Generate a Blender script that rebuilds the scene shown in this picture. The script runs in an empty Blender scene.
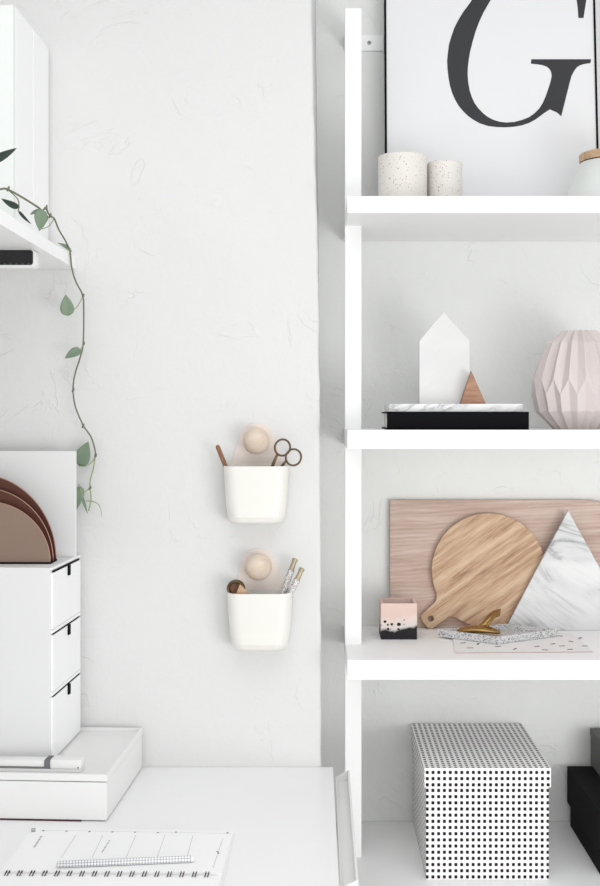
import bpy, bmesh, math, random
from mathutils import Vector, Matrix
random.seed(7)
PI = math.pi
ZC, F, CX, CY = 1.47, 1108.0, 320.0, 415.0
C = bpy.context.scene.collection

def P(x, y, Y):
    return Vector(((x-CX)/F*Y, Y, ZC-(y-CY)/F*Y))
def PX(x, Y): return (x-CX)/F*Y
def PZ(y, Y): return ZC-(y-CY)/F*Y

# ------------------------------------------------------------------ materials
def lin(c):
    return tuple((v/12.92 if v <= .04045 else ((v+.055)/1.055)**2.4) for v in c)
def rgb(r, g, b): return lin((r/255, g/255, b/255))+(1,)

class NT:
    def __init__(s, name):
        s.m = bpy.data.materials.new(name); s.m.use_nodes = True
        s.t = s.m.node_tree; s.b = s.t.nodes['Principled BSDF']
    def n(s, typ, **kw):
        nd = s.t.nodes.new(typ)
        for k, v in kw.items():
            if k.startswith('i_'):
                nd.inputs[k[2:].replace('_', ' ')].default_value = v
            else: setattr(nd, k, v)
        return nd
    def l(s, a, b): s.t.links.new(a, b)
    def obj(s, scale=(1,1,1), rot=(0,0,0), uv=False):
        tc = s.n('ShaderNodeTexCoord'); mp = s.n('ShaderNodeMapping')
        mp.inputs['Scale'].default_value = scale; mp.inputs['Rotation'].default_value = rot
        s.l(tc.outputs['UV' if uv else 'Object'], mp.inputs['Vector'])
        return mp.outputs['Vector']
    def noise(s, vec, scale, detail=4, rough=.5, dist=0):
        nd = s.n('ShaderNodeTexNoise'); nd.inputs['Scale'].default_value = scale
        nd.inputs['Detail'].default_value = detail; nd.inputs['Roughness'].default_value = rough
        nd.inputs['Distortion'].default_value = dist
        s.l(vec, nd.inputs['Vector']); return nd.outputs['Fac']
    def ramp(s, fac, stops, interp='LINEAR'):
        r = s.n('ShaderNodeValToRGB'); cr = r.color_ramp; cr.interpolation = interp
        while len(cr.elements) < len(stops): cr.elements.new(.5)
        for e, (p, c) in zip(cr.elements, stops):
            e.position = p; e.color = c
        s.l(fac, r.inputs['Fac']); return r.outputs['Color']
    def math(s, op, a, b=None, c=None):
        m = s.n('ShaderNodeMath', operation=op)
        for i, v in enumerate((a, b, c)):
            if v is None: continue
            if isinstance(v, (int, float)): m.inputs[i].default_value = v
            else: s.l(v, m.inputs[i])
        return m.outputs[0]
    def mix(s, fac, a, b):
        m = s.n('ShaderNodeMix', data_type='RGBA')
        for k, v in ((0, fac), (6, a), (7, b)):
            if isinstance(v, (int, float, tuple)): m.inputs[k].default_value = v
            else: s.l(v, m.inputs[k])
        return m.outputs[2]
    def bump(s, h, strength, dist):
        b = s.n('ShaderNodeBump'); b.inputs['Strength'].default_value = strength
        b.inputs['Distance'].default_value = dist
        s.l(h, b.inputs['Height']); s.l(b.outputs[0], s.b.inputs['Normal'])
    def base(s, c):
        if isinstance(c, tuple): s.b.inputs['Base Color'].default_value = c
        else: s.l(c, s.b.inputs['Base Color'])
    def rough(s, r, metal=0, spec=None):
        s.b.inputs['Roughness'].default_value = r; s.b.inputs['Metallic'].default_value = metal
        if spec is not None: s.b.inputs['Specular IOR Level'].default_value = spec

def plain(name, col, rough=.5, metal=0, spec=.5, bump=0, bscale=200, var=0):
    n = NT(name); n.rough(rough, metal, spec)
    v = n.obj()
    f = n.noise(v, 6, 3)
    d = var or .02
    c2 = tuple(max(0, x*(1-d)) for x in col[:3])+(1,)
    n.base(n.ramp(f, [(.3, c2), (.7, col)]))
    if bump: n.bump(n.noise(v, bscale, 3), bump, .001)
    return n.m

def plaster(name, col, sc=1.0):
    n = NT(name); n.rough(.85, 0, .2)
    v = n.obj()
    big = n.noise(v, 2.2, 5, .55, .4)
    mid = n.noise(v, 14, 6, .6, .8)
    fine = n.noise(v, 90, 3, .6)
    # thin ridges left by the trowel, in patches
    r0 = n.noise(v, 6, 4, .55, .9)
    r1 = n.math('ABSOLUTE', n.math('SUBTRACT', r0, .5))
    r2 = n.math('SUBTRACT', 1, n.math('MINIMUM', n.math('MULTIPLY', r1, 70), 1))
    mask = n.ramp(n.noise(v, 8, 3, .6), [(.52, (0,0,0,1)), (.62, (1,1,1,1))])
    rid = n.math('MULTIPLY', r2, mask)
    h = n.math('ADD', n.math('MULTIPLY', big, 1.1), n.math('MULTIPLY', mid, .36))
    h = n.math('ADD', h, n.math('MULTIPLY', fine, .07))
    h = n.math('ADD', h, n.math('MULTIPLY', rid, .16))
    n.bump(h, .55*sc, .011)
    n.base(n.ramp(big, [(.3, tuple(x*.975 for x in col[:3])+(1,)), (.7, col)]))
    return n.m

def marble(name, basec, vein, scale, amount=.5, rot=(0,0,.6), fine=False):
    n = NT(name); n.rough(.32, 0, .5)
    v = n.obj(rot=rot, scale=(1,1,1))
    mp = n.n('ShaderNodeMapping'); mp.inputs['Scale'].default_value = (scale*.45, scale, scale*1.6)
    mp.inputs['Rotation'].default_value = (0, .7, 0)
    n.l(v, mp.inputs['Vector']); w = mp.outputs['Vector']
    a = n.noise(w, 1.0, 8, .62, 1.4)
    r1 = n.math('ABSOLUTE', n.math('SUBTRACT', a, .5))
    th = n.ramp(r1, [(0, (1,1,1,1)), (.035, (.35,.35,.35,1)), (.12, (0,0,0,1))])
    m = n.ramp(n.noise(w, .7, 4), [(.42, (0,0,0,1)), (.6, (1,1,1,1))])
    f = n.math('MULTIPLY', n.math('MULTIPLY', th, m), amount)
    cloud = n.ramp(n.noise(w, .5, 5, .6), [(.3, tuple(x*.86 for x in basec[:3])+(1,)), (.65, basec)])
    n.base(n.mix(f, cloud, vein))
    return n.m

def wood(name, c1, c2, c3, scale=1, rot=0, stretch=10, rough=.5, streak=.5, rings=0, ringscale=20):
    """grain runs along local X turned by rot about Y"""
    n = NT(name); n.rough(rough, 0, .35)
    v = n.obj(rot=(0, rot, 0))
    mp = n.n('ShaderNodeMapping'); mp.inputs['Scale'].default_value = (scale, scale*stretch, scale*stretch)
    n.l(v, mp.inputs['Vector']); w = mp.outputs['Vector']
    a = n.noise(w, 2.0, 6, .6, .6)
    b = n.noise(w, 9.0, 4, .6, .3)
    c = n.math('ADD', n.math('MULTIPLY', a, 1-streak*.4), n.math('MULTIPLY', b, streak*.4))
    if rings:
        wv = n.n('ShaderNodeTexWave', wave_type='BANDS', bands_direction='Z'); wv.inputs['Scale'].default_value = ringscale
        wv.inputs['Distortion'].default_value = 7; wv.inputs['Detail'].default_value = 3; wv.inputs['Detail Scale'].default_value = .8
        mp2 = n.n('ShaderNodeMapping'); mp2.inputs['Scale'].default_value = (.28, .4, 1); n.l(v, mp2.inputs['Vector']); n.l(mp2.outputs['Vector'], wv.inputs['Vector'])
        c = n.math('ADD', n.math('MULTIPLY', c, 1), n.math('MULTIPLY', n.math('SUBTRACT', n.math('POWER', wv.outputs['Fac'], 3), .3), rings))
    n.base(n.ramp(c, [(.32, c3), (.47, c2), (.62, c1)]))
    n.bump(b, .15, .0006)
    return n.m

def terrazzo(name, basec, dots, scale, size, seedv=0, rough=.45):
    n = NT(name); n.rough(rough, 0, .4)
    v = n.obj()
    vo = n.n('ShaderNodeTexVoronoi', feature='F1'); vo.inputs['Scale'].default_value = scale
    n.l(v, vo.inputs['Vector'])
    sep = n.n('ShaderNodeSeparateColor'); n.l(vo.outputs['Color'], sep.inputs[0])
    thr = n.math('MULTIPLY', sep.outputs[0], size)
    on = n.math('LESS_THAN', vo.outputs['Distance'], thr)
    colr = n.ramp(sep.outputs[1], [(i/len(dots), d) for i, d in enumerate(dots)], 'CONSTANT')
    n.base(n.mix(on, basec, colr))
    return n.m

M = {}
M['wall'] = plaster('white_plaster', rgb(222,222,221))
M['alcove'] = plaster('alcove_plaster', rgb(236,237,235), 1.1)
M['paint'] = plain('white_lacquer', rgb(246,246,246), .42, spec=.4)
M['desk'] = plain('desk_laminate', rgb(246,246,246), .3, spec=.4)
M['card_white'] = plain('white_board', rgb(228,228,228), .6, spec=.3)
M['cab_front'] = plain('pale_grey_door', rgb(232,235,233), .4)
M['plastic'] = plain('white_plastic', rgb(236,236,235), .35, spec=.45)
M['ceramic'] = plain('offwhite_melamine', rgb(234,232,226), .35, spec=.4)
M['plate_cream'] = plain('pale_pink_card', rgb(232,221,214), .5, spec=.4)
M['black'] = plain('black_matte', rgb(14,14,17), .75, spec=.1)
M['gloss_black'] = plain('black_gloss', rgb(18,16,18), .25)
M['slot'] = plain('dark_gap', rgb(30,28,28), .8, spec=.1)
M['black_card'] = plain('black_cardboard', rgb(22,22,23), .8, spec=.1, bump=.2, bscale=400)
M['grey_card'] = plain('dark_grey_cardboard', rgb(110,110,106), .8, spec=.2)
M['floor'] = wood('pale_floor_boards', rgb(226,224,220), rgb(214,211,206), rgb(200,197,192), .8, 0, 6, .5)
M['ink'] = plain('charcoal_ink', rgb(62,62,65), .7, spec=.2)
M['print'] = plain('print_paper', rgb(232,232,233), .6, spec=.25)
M['page'] = plain('notebook_paper', rgb(250,250,250), .8, spec=.2)
M['page2'] = plain('book_page_block', rgb(235,235,230), .85, spec=.1)
M['line'] = plain('pale_grey_ink', rgb(185,185,187), .8, spec=.1)
M['print_grey'] = plain('grey_print', rgb(120,120,124), .8, spec=.1)
M['wire'] = plain('dark_wire', rgb(70,58,58), .35, .7)
M['screw'] = plain('zinc_screw', rgb(150,150,150), .35, .8)
M['copper'] = plain('brushed_copper', rgb(158,136,122), .38, .8, bump=.15, bscale=90, var=.10)
M['copper_reflect_dark'] = plain('copper_dark_reflection', rgb(98,58,47), .42, .35, var=.15)  # same copper as the front plate, dark reflections put into the colour
M['copper_edge'] = plain('copper_edge', rgb(176,140,124), .35, .6)
M['maroon'] = plain('maroon_card', rgb(70,32,36), .7)
M['bronze'] = plain('antique_bronze', rgb(104,88,66), .32, .85)
M['brass'] = plain('polished_brass', rgb(160,128,80), .25, 1.0)
M['pen_cap'] = plain('champagne_cap', rgb(176,164,138), .4, .5)
M['leaf'] = plain('leaf_green', rgb(128,148,124), .5, spec=.4, var=.3)
M['leaf_dark'] = plain('leaf_dark_green', rgb(52,66,58), .4, spec=.4, var=.3)
M['stem'] = plain('stem_olive', rgb(112,114,90), .6, var=.25)
M['stem_green'] = plain('stem_light_green', rgb(148,164,118), .6, var=.15)
M['soil'] = plain('potting_soil', rgb(70,56,46), .95, bump=1, bscale=120)
M['ball'] = wood('pale_turned_wood', rgb(220,204,188), rgb(211,193,176), rgb(198,178,159), 3, .6, 5, .6)
M['stick'] = wood('brown_wood', rgb(158,118,92), rgb(138,98,74), rgb(110,76,58), 8, PI/2, 6)
M['beech'] = wood('pink_beech', rgb(212,192,180), rgb(196,171,158), rgb(180,152,139), 1.7, .05, 15, .6, .9, .08, 34)
M['acacia'] = wood('acacia', rgb(218,190,160), rgb(194,160,130), rgb(146,110,84), 2.4, .62, 12, .55, 1.0, .10, 9)
M['cork'] = wood('lid_wood', rgb(206,176,144), rgb(190,158,126), rgb(168,136,104), 4, 0, 6)
M['tri_wood'] = wood('walnut_block', rgb(180,140,114), rgb(160,120,96), rgb(136,98,78), 5, 0, 9)
M['marble'] = marble('white_veined_marble', rgb(222,222,222), rgb(112,114,118), 7, .85, (0, -.55, .2))
M['marble_soft'] = marble('pale_soft_marble', rgb(226,226,225), rgb(196,198,199), 7, .35, (0, .5, .3))
M['marble_slab'] = marble('slab_marble', rgb(248,248,247), rgb(130,131,136), 26, .75, (0, .3, .2))
M['vase'] = plain('matte_blush_ceramic', rgb(213,203,201), .75, spec=.25, bump=.15, bscale=300, var=.02)
M['speckle'] = terrazzo('speckled_stoneware', rgb(224,220,214), [rgb(176,156,146), rgb(196,182,172), rgb(150,130,122)], 240, .34)
M['jar'] = plain('frosted_white_glass', rgb(220,223,220), .3, spec=.5)
M['terrazzo'] = terrazzo('grey_terrazzo', rgb(206,206,206), [rgb(120,122,126), rgb(70,72,78), rgb(238,238,238), rgb(150,150,152)], 430, .66)
M['blush_card'] = plain('white_card', rgb(238,235,235), .7)
M['card_pink'] = plain('pink_card_edge', rgb(176,150,144), .7)

# polka box : metre UVs
def dots(name, pitch_u, pitch_v, size):
    n = NT(name); n.rough(.7, 0, .25)
    v = n.obj(uv=True)
    sp = n.n('ShaderNodeSeparateXYZ'); n.l(v, sp.inputs[0])
    u = n.math('ABSOLUTE', n.math('SUBTRACT', n.math('FRACT', n.math('DIVIDE', sp.outputs[0], pitch_u)), .5))
    w = n.math('ABSOLUTE', n.math('SUBTRACT', n.math('FRACT', n.math('DIVIDE', sp.outputs[1], pitch_v)), .5))
    # rounded squares
    pu = n.math('POWER', n.math('DIVIDE', u, size), 4); pw = n.math('POWER', n.math('DIVIDE', w, size), 4)
    on = n.math('LESS_THAN', n.math('ADD', pu, pw), 1)
    n.base(n.mix(on, rgb(244,243,243), rgb(28,24,28)))
    return n.m
M['dots'] = dots('black_dot_paper', .01165, .0125, .27)

def gridmat(name, p, lw, c, ln):
    n = NT(name); n.rough(.4)
    v = n.obj(uv=True)
    sp = n.n('ShaderNodeSeparateXYZ'); n.l(v, sp.inputs[0])
    u = n.math('LESS_THAN', n.math('FRACT', n.math('DIVIDE', sp.outputs[0], p)), lw)
    w = n.math('LESS_THAN', n.math('FRACT', n.math('DIVIDE', sp.outputs[1], p)), lw)
    n.base(n.mix(n.math('MAXIMUM', u, w), c, ln)); return n.m
M['grid'] = gridmat('grid_print', .0048, .2, rgb(246,246,246), rgb(150,152,158))
def weave(name):
    n = NT(name); n.rough(.6)
    v = n.obj(uv=True)
    ch = n.n('ShaderNodeTexVoronoi', feature='F1'); ch.inputs['Scale'].default_value = 650
    n.l(v, ch.inputs['Vector'])
    on = n.math('LESS_THAN', ch.outputs['Distance'], .42)
    n.base(n.mix(on, rgb(232,230,228), rgb(40,40,46))); return n.m
M['weave'] = weave('black_white_speckle')

def planter_mat():
    n = NT('pink_black_concrete'); n.rough(.6, 0, .3)
    tc = n.n('ShaderNodeTexCoord'); v = tc.outputs['Object']
    sp = n.n('ShaderNodeSeparateXYZ'); n.l(v, sp.inputs[0])
    nz = n.noise(v, 22, 4, .6)
    # edge of the black dip: higher to the right
    h = n.math('ADD', sp.outputs[2], n.math('MULTIPLY', n.math('SUBTRACT', nz, .5), -.035))
    h = n.math('SUBTRACT', h, n.math('MULTIPLY', n.math('ADD', sp.outputs[0], 0), .10))
    col = n.ramp(n.math('MULTIPLY', h, 10), [(.0, rgb(24,22,26)), (.19, rgb(24,22,26)), (.245, rgb(214,208,204)), (.42, rgb(226,208,200)), (.55, rgb(222,196,186))])
    vo = n.n('ShaderNodeTexVoronoi', feature='F1'); vo.inputs['Scale'].default_value = 140; n.l(v, vo.inputs['Vector'])
    sc = n.n('ShaderNodeSeparateColor'); n.l(vo.outputs['Color'], sc.inputs[0])
    spl = n.math('LESS_THAN', vo.outputs['Distance'], n.math('MULTIPLY', sc.outputs[0], .62))
    zone = n.math('MULTIPLY', n.math('LESS_THAN', sp.outputs[2], n.math('ADD', .028, n.math('MULTIPLY', sc.outputs[1], .024))), n.math('LESS_THAN', sp.outputs[0], .012))
    n.base(n.mix(n.math('MULTIPLY', spl, zone), col, rgb(26,24,28)))
    return n.m
M['planter'] = planter_mat()
M['planter_in'] = plain('pink_concrete', rgb(206,172,160), .8)

# ------------------------------------------------------------------ object helpers
def link(name, me, mats, parent=None, smooth=False, ang=None):
    for m in (mats if isinstance(mats, (list, tuple)) else [mats]): me.materials.append(m)
    o = bpy.data.objects.new(name, me); C.objects.link(o)
    if parent: o.parent = parent
    if smooth:
        for p in me.polygons: p.use_smooth = True
        if ang is not None:
            me.set_sharp_from_angle(angle=math.radians(ang))
    return o

def root_m(o):
    ms = Matrix.Translation(o.location) @ o.rotation_euler.to_matrix().to_4x4()
    return root_m(o.parent) @ ms if o.parent else ms

def obj(name, bm, mat, parent=None, world=True, smooth=False, ang=None, origin=None):
    """world=True: bm is in world coordinates; it is moved into the parent's own frame"""
    if world:
        if parent: bm.transform(root_m(parent).inverted())
        elif origin is not None: bm.transform(Matrix.Translation(-Vector(origin)))
    bmesh.ops.recalc_face_normals(bm, faces=bm.faces)
    me = bpy.data.meshes.new(name); bm.to_mesh(me); bm.free()
    o = link(name, me, mat, parent, smooth, ang)
    if not parent and origin is not None: o.location = origin
    return o

def thing(name, label, cat, loc=(0,0,0), rotz=0, group=None):
    o = bpy.data.objects.new(name, None); C.objects.link(o); o.empty_display_size = .05
    o.location = loc; o.rotation_euler = (0, 0, rotz); o['label'] = label; o['category'] = cat
    if group: o['group'] = group
    return o
def tag(o, label, cat, group=None):
    o['label'] = label; o['category'] = cat
    if group: o['group'] = group
    return o
def struct(o): o['kind'] = 'structure'; return o

def box(x0, x1, y0, y1, z0, z1, bev=0, bm=None, seg=2):
    b = bmesh.new()
    bmesh.ops.create_cube(b, size=1)
    b.transform(Matrix.Translation(((x0+x1)/2, (y0+y1)/2, (z0+z1)/2)) @ Matrix.Diagonal((abs(x1-x0), abs(y1-y0), abs(z1-z0), 1)))
    if bev: bmesh.ops.bevel(b, geom=b.edges[:], offset=bev, segments=seg, affect='EDGES', profile=.5)
    if bm is None: return b
    return merge(bm, b)
def merge(bm, b):
    me = bpy.data.meshes.new('t'); b.to_mesh(me); b.free(); bm.from_mesh(me); bpy.data.meshes.remove(me); return bm

def uv_metric(o):
    """box-mapped UVs in metres"""
    me = o.data; uv = me.uv_layers.new(name='UVMap')
    for p in me.polygons:
        n = p.normal; a = [abs(n.x), abs(n.y), abs(n.z)]; k = a.index(max(a))
        for li in p.loop_indices:
            c = me.vertices[me.loops[li].vertex_index].co
            uv.data[li].uv = ((c.y, c.z), (c.x, c.z), (c.x, c.y))[k]

def smooth_path(pts, sub=6):
    pts = [Vector(p) for p in pts]; out = []
    for i in range(len(pts)-1):
        p0 = pts[max(i-1, 0)]; p1 = pts[i]; p2 = pts[i+1]; p3 = pts[min(i+2, len(pts)-1)]
        for k in range(sub):
            t = k/sub
            out.append(.5*((2*p1)+(p2-p0)*t+(2*p0-5*p1+4*p2-p3)*t*t+(3*p1-p0-3*p2+p3)*t**3))
    out.append(pts[-1]); return out

def tube(pts, r, n=10, closed=False, bm=None, flat=None, up=Vector((0,0,1)), uv=False):
    """r: number or list; flat: second radius (elliptical section)"""
    b = bmesh.new() if bm is None else bm
    N = len(pts); rings = []
    pts = [Vector(p) for p in pts]
    prev = None
    for i, p in enumerate(pts):
        if closed: d = pts[(i+1) % N]-pts[i-1]
        else: d = pts[min(i+1, N-1)]-pts[max(i-1, 0)]
        d.normalize()
        if prev is None:
            a = up if abs(d.dot(up)) < .95 else Vector((1,0,0))
            u = (a-d*a.dot(d)).normalized()
        else: u = (prev-d*prev.dot(d)).normalized()
        prev = u; v = d.cross(u)
        rr = r[i] if isinstance(r, (list, tuple)) else r
        ff = rr if flat is None else (flat[i] if isinstance(flat, (list, tuple)) else flat)
        rings.append([b.verts.new(p+u*math.cos(2*PI*k/n)*rr+v*math.sin(2*PI*k/n)*ff) for k in range(n)])
    lay = b.loops.layers.uv.verify() if uv else None
    L = 0
    for i in range(N if closed else N-1):
        A, B = rings[i], rings[(i+1) % N]; seg = (pts[(i+1) % N]-pts[i]).length
        rr = r[i] if isinstance(r, (list, tuple)) else r
        for k in range(n):
            f = b.faces.new((A[k], A[(k+1) % n], B[(k+1) % n], B[k]))
            if uv:
                c = 2*PI*rr/n
                for lp, q in zip(f.loops, ((L, k*c), (L, (k+1)*c), (L+seg, (k+1)*c), (L+seg, k*c))): lp[lay].uv = q
        L += seg
    if not closed:
        b.faces.new(rings[0][::-1]); b.faces.new(rings[-1])
    return b

def lathe(prof, n=48, loc=(0,0,0), bm=None):
    """prof: (r,z) list; r=0 ends are closed"""
    b = bmesh.new() if bm is None else bm
    rings = []
    L = Vector(loc)
    for r, z in prof:
        if r < 1e-6: rings.append([b.verts.new(L+Vector((0,0,z)))])
        else: rings.append([b.verts.new(L+Vector((r*math.cos(2*PI*k/n), r*math.sin(2*PI*k/n), z))) for k in range(n)])
    for A, B in zip(rings, rings[1:]):
        for k in range(n):
            k2 = (k+1) % n
            if len(A) == 1 and len(B) == 1: continue
            if len(A) == 1: b.faces.new((A[0], B[k2], B[k]))
            elif len(B) == 1: b.faces.new((A[k], A[k2], B[0]))
            else: b.faces.new((A[k], A[k2], B[k2], B[k]))
    return b

def plate(loops, th, bev=0):
    """outlines in (x,z) -> flat plate, front face at y=0, back at y=th (holes allowed)"""
    cu = bpy.data.curves.new('t', 'CURVE'); cu.dimensions = '2D'; cu.fill_mode = 'BOTH'
    cu.extrude = th/2-bev; cu.bevel_depth = bev; cu.bevel_resolution = 1
    if bev: cu.offset = -bev
    for lp in loops:
        s = cu.splines.new('POLY'); s.points.add(len(lp)-1); s.use_cyclic_u = True
        for q, p in zip(s.points, lp): q.co = (p[0], p[1], 0, 1)
    ob = bpy.data.objects.new('t', cu); me = ob.to_mesh()
    b = bmesh.new(); b.from_mesh(me); ob.to_mesh_clear()
    bpy.data.objects.remove(ob); bpy.data.curves.remove(cu)
    bmesh.ops.remove_doubles(b, verts=b.verts, dist=1e-6)
    b.transform(Matrix.Translation((0, th/2, 0)) @ Matrix(((1,0,0,0),(0,0,-1,0),(0,1,0,0),(0,0,0,1))))
    return b

def arc(cx, cz, r, a0, a1, n=24):
    return [(cx+r*math.cos(math.radians(a0+(a1-a0)*i/n)), cz+r*math.sin(math.radians(a0+(a1-a0)*i/n))) for i in range(n+1)]

# ------------------------------------------------------------------ room
YB, YA = 2.30, 2.57           # plane of the left wall, plane of the alcove wall
CEIL = 2.75
def wall_center():
    b = bmesh.new()
    zs = [CEIL-i*(CEIL)/90 for i in range(91)]
    rnd = random.Random(3)
    def ex(z):
        y = CY-(z-ZC)*F/YB
        ks = [(-400,310),(0,311.5),(100,313.5),(200,316.3),(300,318.5),(400,319.8),(500,320.2),(620,320.6),(767,321.3),(1200,321.5)]
        if y <= ks[0][0]: return PX(ks[0][1], YB)
        for (a, xa), (c, xc) in zip(ks, ks[1:]):
            if y <= c: return PX(xa+(xc-xa)*(y-a)/(c-a), YB)
        return PX(321.5, YB)
    cols = []
    for z in zs:
        e = ex(z)+rnd.uniform(-.0011, .0011)
        ys = [(-.86, YB), (e-.012, YB), (e-.004, YB+.001), (e-.0006, YB+.0045), (e, YB+.012), (e*.5, YA)]
        cols.append([b.verts.new((x, y, z)) for x, y in ys])
    for A, B in zip(cols, cols[1:]):
        for i in range(len(A)-1): b.faces.new((A[i], B[i], B[i+1], A[i+1]))
    # back and ends so that the wall has its thickness
    t = [b.verts.new((-.86, YA, CEIL)), b.verts.new((-.86, YA, 0))]
    b.faces.new([t[0]]+cols[0][::1]); b.faces.new([t[1]]+cols[-1][::-1])
    b.faces.new([t[0], t[1]]+[c[0] for c in cols[::-1]])
    b.faces.new([t[1], t[0]]+[c[-1] for c in cols])
    return b
struct(obj('wall_center', wall_center(), M['wall'], smooth=True, ang=50))
struct(obj('wall_alcove', box(-.86, 2.1, YA, YA+.1, 0, CEIL), M['alcove']))
struct(obj('wall_left', box(-.96, -.86, .2, YA, 0, CEIL), M['wall']))
struct(obj('floor', box(-.96, 2.1, -.6, YA+.1, -.05, 0), M['floor']))

# ------------------------------------------------------------------ shelving unit
DF = 2.21
XL, XR = .0545, .985
Z1t, Z1b = PZ(196, DF), PZ(213, DF)
Z2t, Z2b = PZ(430, DF), PZ(449, DF)
Z3t, Z3b = PZ(660, DF), PZ(680, DF)
Z4t = ZC-(821-CY)/F*YA; Z4b = Z4t-.037
su = thing('shelving_unit', 'white wall shelving unit with square posts and four deep shelves in the alcove', 'shelving unit', (.5, 2.39, 0))
for zt, zb, df in ((Z1t, Z1b, DF), (Z2t, Z2b, DF), (Z3t, Z3b, DF), (Z4t, Z4b, 2.14)):
    obj('shelf', box(XL, XR, df, YA-.001, zb, zt, .0012), M['paint'], su)
PZT = PZ(8, 2.36)
for xa, xb in ((PX(345, 2.36), PX(361.5, 2.36)), (.9, .935)):
    obj('post', box(xa, xb, 2.36, 2.395, 0, PZT, .0012), M['paint'], su)
    b = box(xa+.003, xb-.002, 2.395, YA-.001, PZ(49, YA), PZ(36, YA), .001)
    box(xa+.003, xb+.060, YA-.006, YA-.0005, PZ(51.5, YA), PZ(35.5, YA), .002, b)
    br = obj('wall_bracket', b, M['paint'], su)
    sx, sz = xb+.0255, PZ(43.5, YA)
    b = lathe([(0, .003), (.0035, .0028), (.0042, .0015), (.0048, 0), (0, 0)], 20)
    b.transform(Matrix.Translation((sx, YA-.006, sz)) @ Matrix.Rotation(PI/2, 4, 'X'))
    s = obj('screw', b, M['screw'], br)
    b = lathe([(0, .0005), (.0016, .0004), (.0018, 0), (0, 0)], 6)
    b.transform(Matrix.Translation((sx, YA-.0089, sz)) @ Matrix.Rotation(PI/2, 4, 'X'))
    obj('screw_recess', b, M['slot'], br)

# ------------------------------------------------------------------ top shelf
def lean_part(root_y, ang): return ang
# framed letter print (leans on the wall)
fw0, fw1 = PX(384, 2.49), PX(597.5, 2.49)
th = .035
fr = thing('framed_print', 'large thin black framed poster of a dark serif letter G on the top shelf', 'picture', ((fw0+fw1)/2+.0026, 2.476, Z1t))
fr.rotation_euler = (-math.atan(.06/.68), 0, 0)
fw = (fw1-fw0)/2; fh = .69; bw = .0042; dp = .016
b = box(-fw, -fw+bw, 0, dp, 0, fh); box(fw-bw, fw, 0, dp, 0, fh, 0, b); box(-fw+bw, fw-bw, 0, dp, 0, bw, 0, b); box(-fw+bw, fw-bw, 0, dp, fh-bw, fh, 0, b)
obj('frame', b, M['black'], fr, world=False)
obj('print', box(-fw+bw, fw-bw, .003, dp-.002, bw, fh-bw), M['print'], fr, world=False)
G = [(140,0),(118,30),(100,60),(85,90),(75,120),(66,150),(62,180),(59,210),(60,240),(63,270),(68,300),(76,328),(85,350),(98,374),(115,395),(131,411),(150,425),(173,438),(200,447),(230,451),(260,452),(292,450),(320,445),(346,436),(370,423),(400,400),(420,387),(445,398),(460,412),
     (475,355),(492,290),(499,265),(510,245),(519,233),(530,226),(545,221),(567,218),(570,204),(358,204),(356,220),(376,222),(396,225),(412,231),(422,240),(427,250),(429,265),(425,285),(415,315),(406,340),(395,365),(382,385),(365,402),(345,416),(320,426),(293,433),(265,435),(242,432),(220,425),(201,415),(185,402),(168,384),(155,365),(145,343),(138,320),(133,290),(131,260),(132,235),(135,210),(141,175),(150,140),(161,102),(175,65),(190,32),(208,0),
     (232,-42),(262,-80),(300,-112),(345,-136),(392,-146),(440,-138),(482,-112),(508,-70),(521,-30),(526,10),(528,52),(546,52),(555,0),(568,-80),(580,-165),(560,-172),(545,-155),(530,-153),(490,-166),(440,-178),(390,-180),(330,-170),(265,-138),(208,-90),(170,-45)]
pm = (fw0+fw1)/2
Gp = []
for x, y in G:
    px, py = 430+x/3.529, y/3.529
    Yd = 2.476+.06*(.35)  # depth of the sheet near the letter
    q = P(px, py, 2.497)
    Gp.append((q.x-pm, (q.z-Z1t)+.003))
b = plate([Gp], .0006); b.transform(Matrix.Translation((0, .0024, 0)))
obj('letter', b, M['ink'], fr, world=False)

def pot(name, label, px, py, rpx, Y):
    r = rpx/F*Y; h = PZ(py, Y)-Z1t; x = PX(px, Y)
    pr = [(0, 0), (r*.96, 0), (r, .003), (r, h-.002), (r-.0015, h), (r-.004, h), (r-.0055, h-.002), (r-.0055, .006), (0, .006)]
    o = obj(name, lathe(pr, 56), M['speckle'], world=False, smooth=True, ang=35)
    o.location = (x, Y, Z1t); tag(o, label, 'pot', 'speckled pots on the top shelf'); return o
pot('stoneware_pot', 'taller wider speckled cream stoneware pot on the top shelf', 402.5, 157, 24.5, 2.34)
pot('stoneware_pot', 'shorter narrower speckled cream stoneware pot beside the taller one', 444.7, 163.5, 17.5, 2.36)

Yj = 2.345
j = thing('lidded_jar', 'pale conical jar with a wooden lid at right end of the top shelf', 'jar', (PX(609, Yj), Yj, Z1t))
k = Yj/F; zt = PZ(163, Yj)-Z1t
pr = [(0, 0), (44*k, 0), (45.5*k, .003), (44.5*k, .015), (40.8*k, zt*.4), (35*k, zt*.75), (30*k, zt*.95), (28.5*k, zt-.0005), (0, zt-.0005)]
obj('jar_body', lathe(pr, 64), M['jar'], j, world=False, smooth=True, ang=40)
obj('lid_seal', lathe([(0, zt-.0005), (27.6*k, zt-.0005), (27.6*k, zt+.002), (0, zt+.002)], 64), M['slot'], j, world=False, smooth=True, ang=40)
obj('lid', lathe([(0, zt+.002), (28.6*k, zt+.002), (29.3*k, zt+.004), (29.3*k, zt+.017), (28.3*k, zt+.019), (0, zt+.019)], 64), M['cork'], j, world=False, smooth=True, ang=40)

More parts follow.
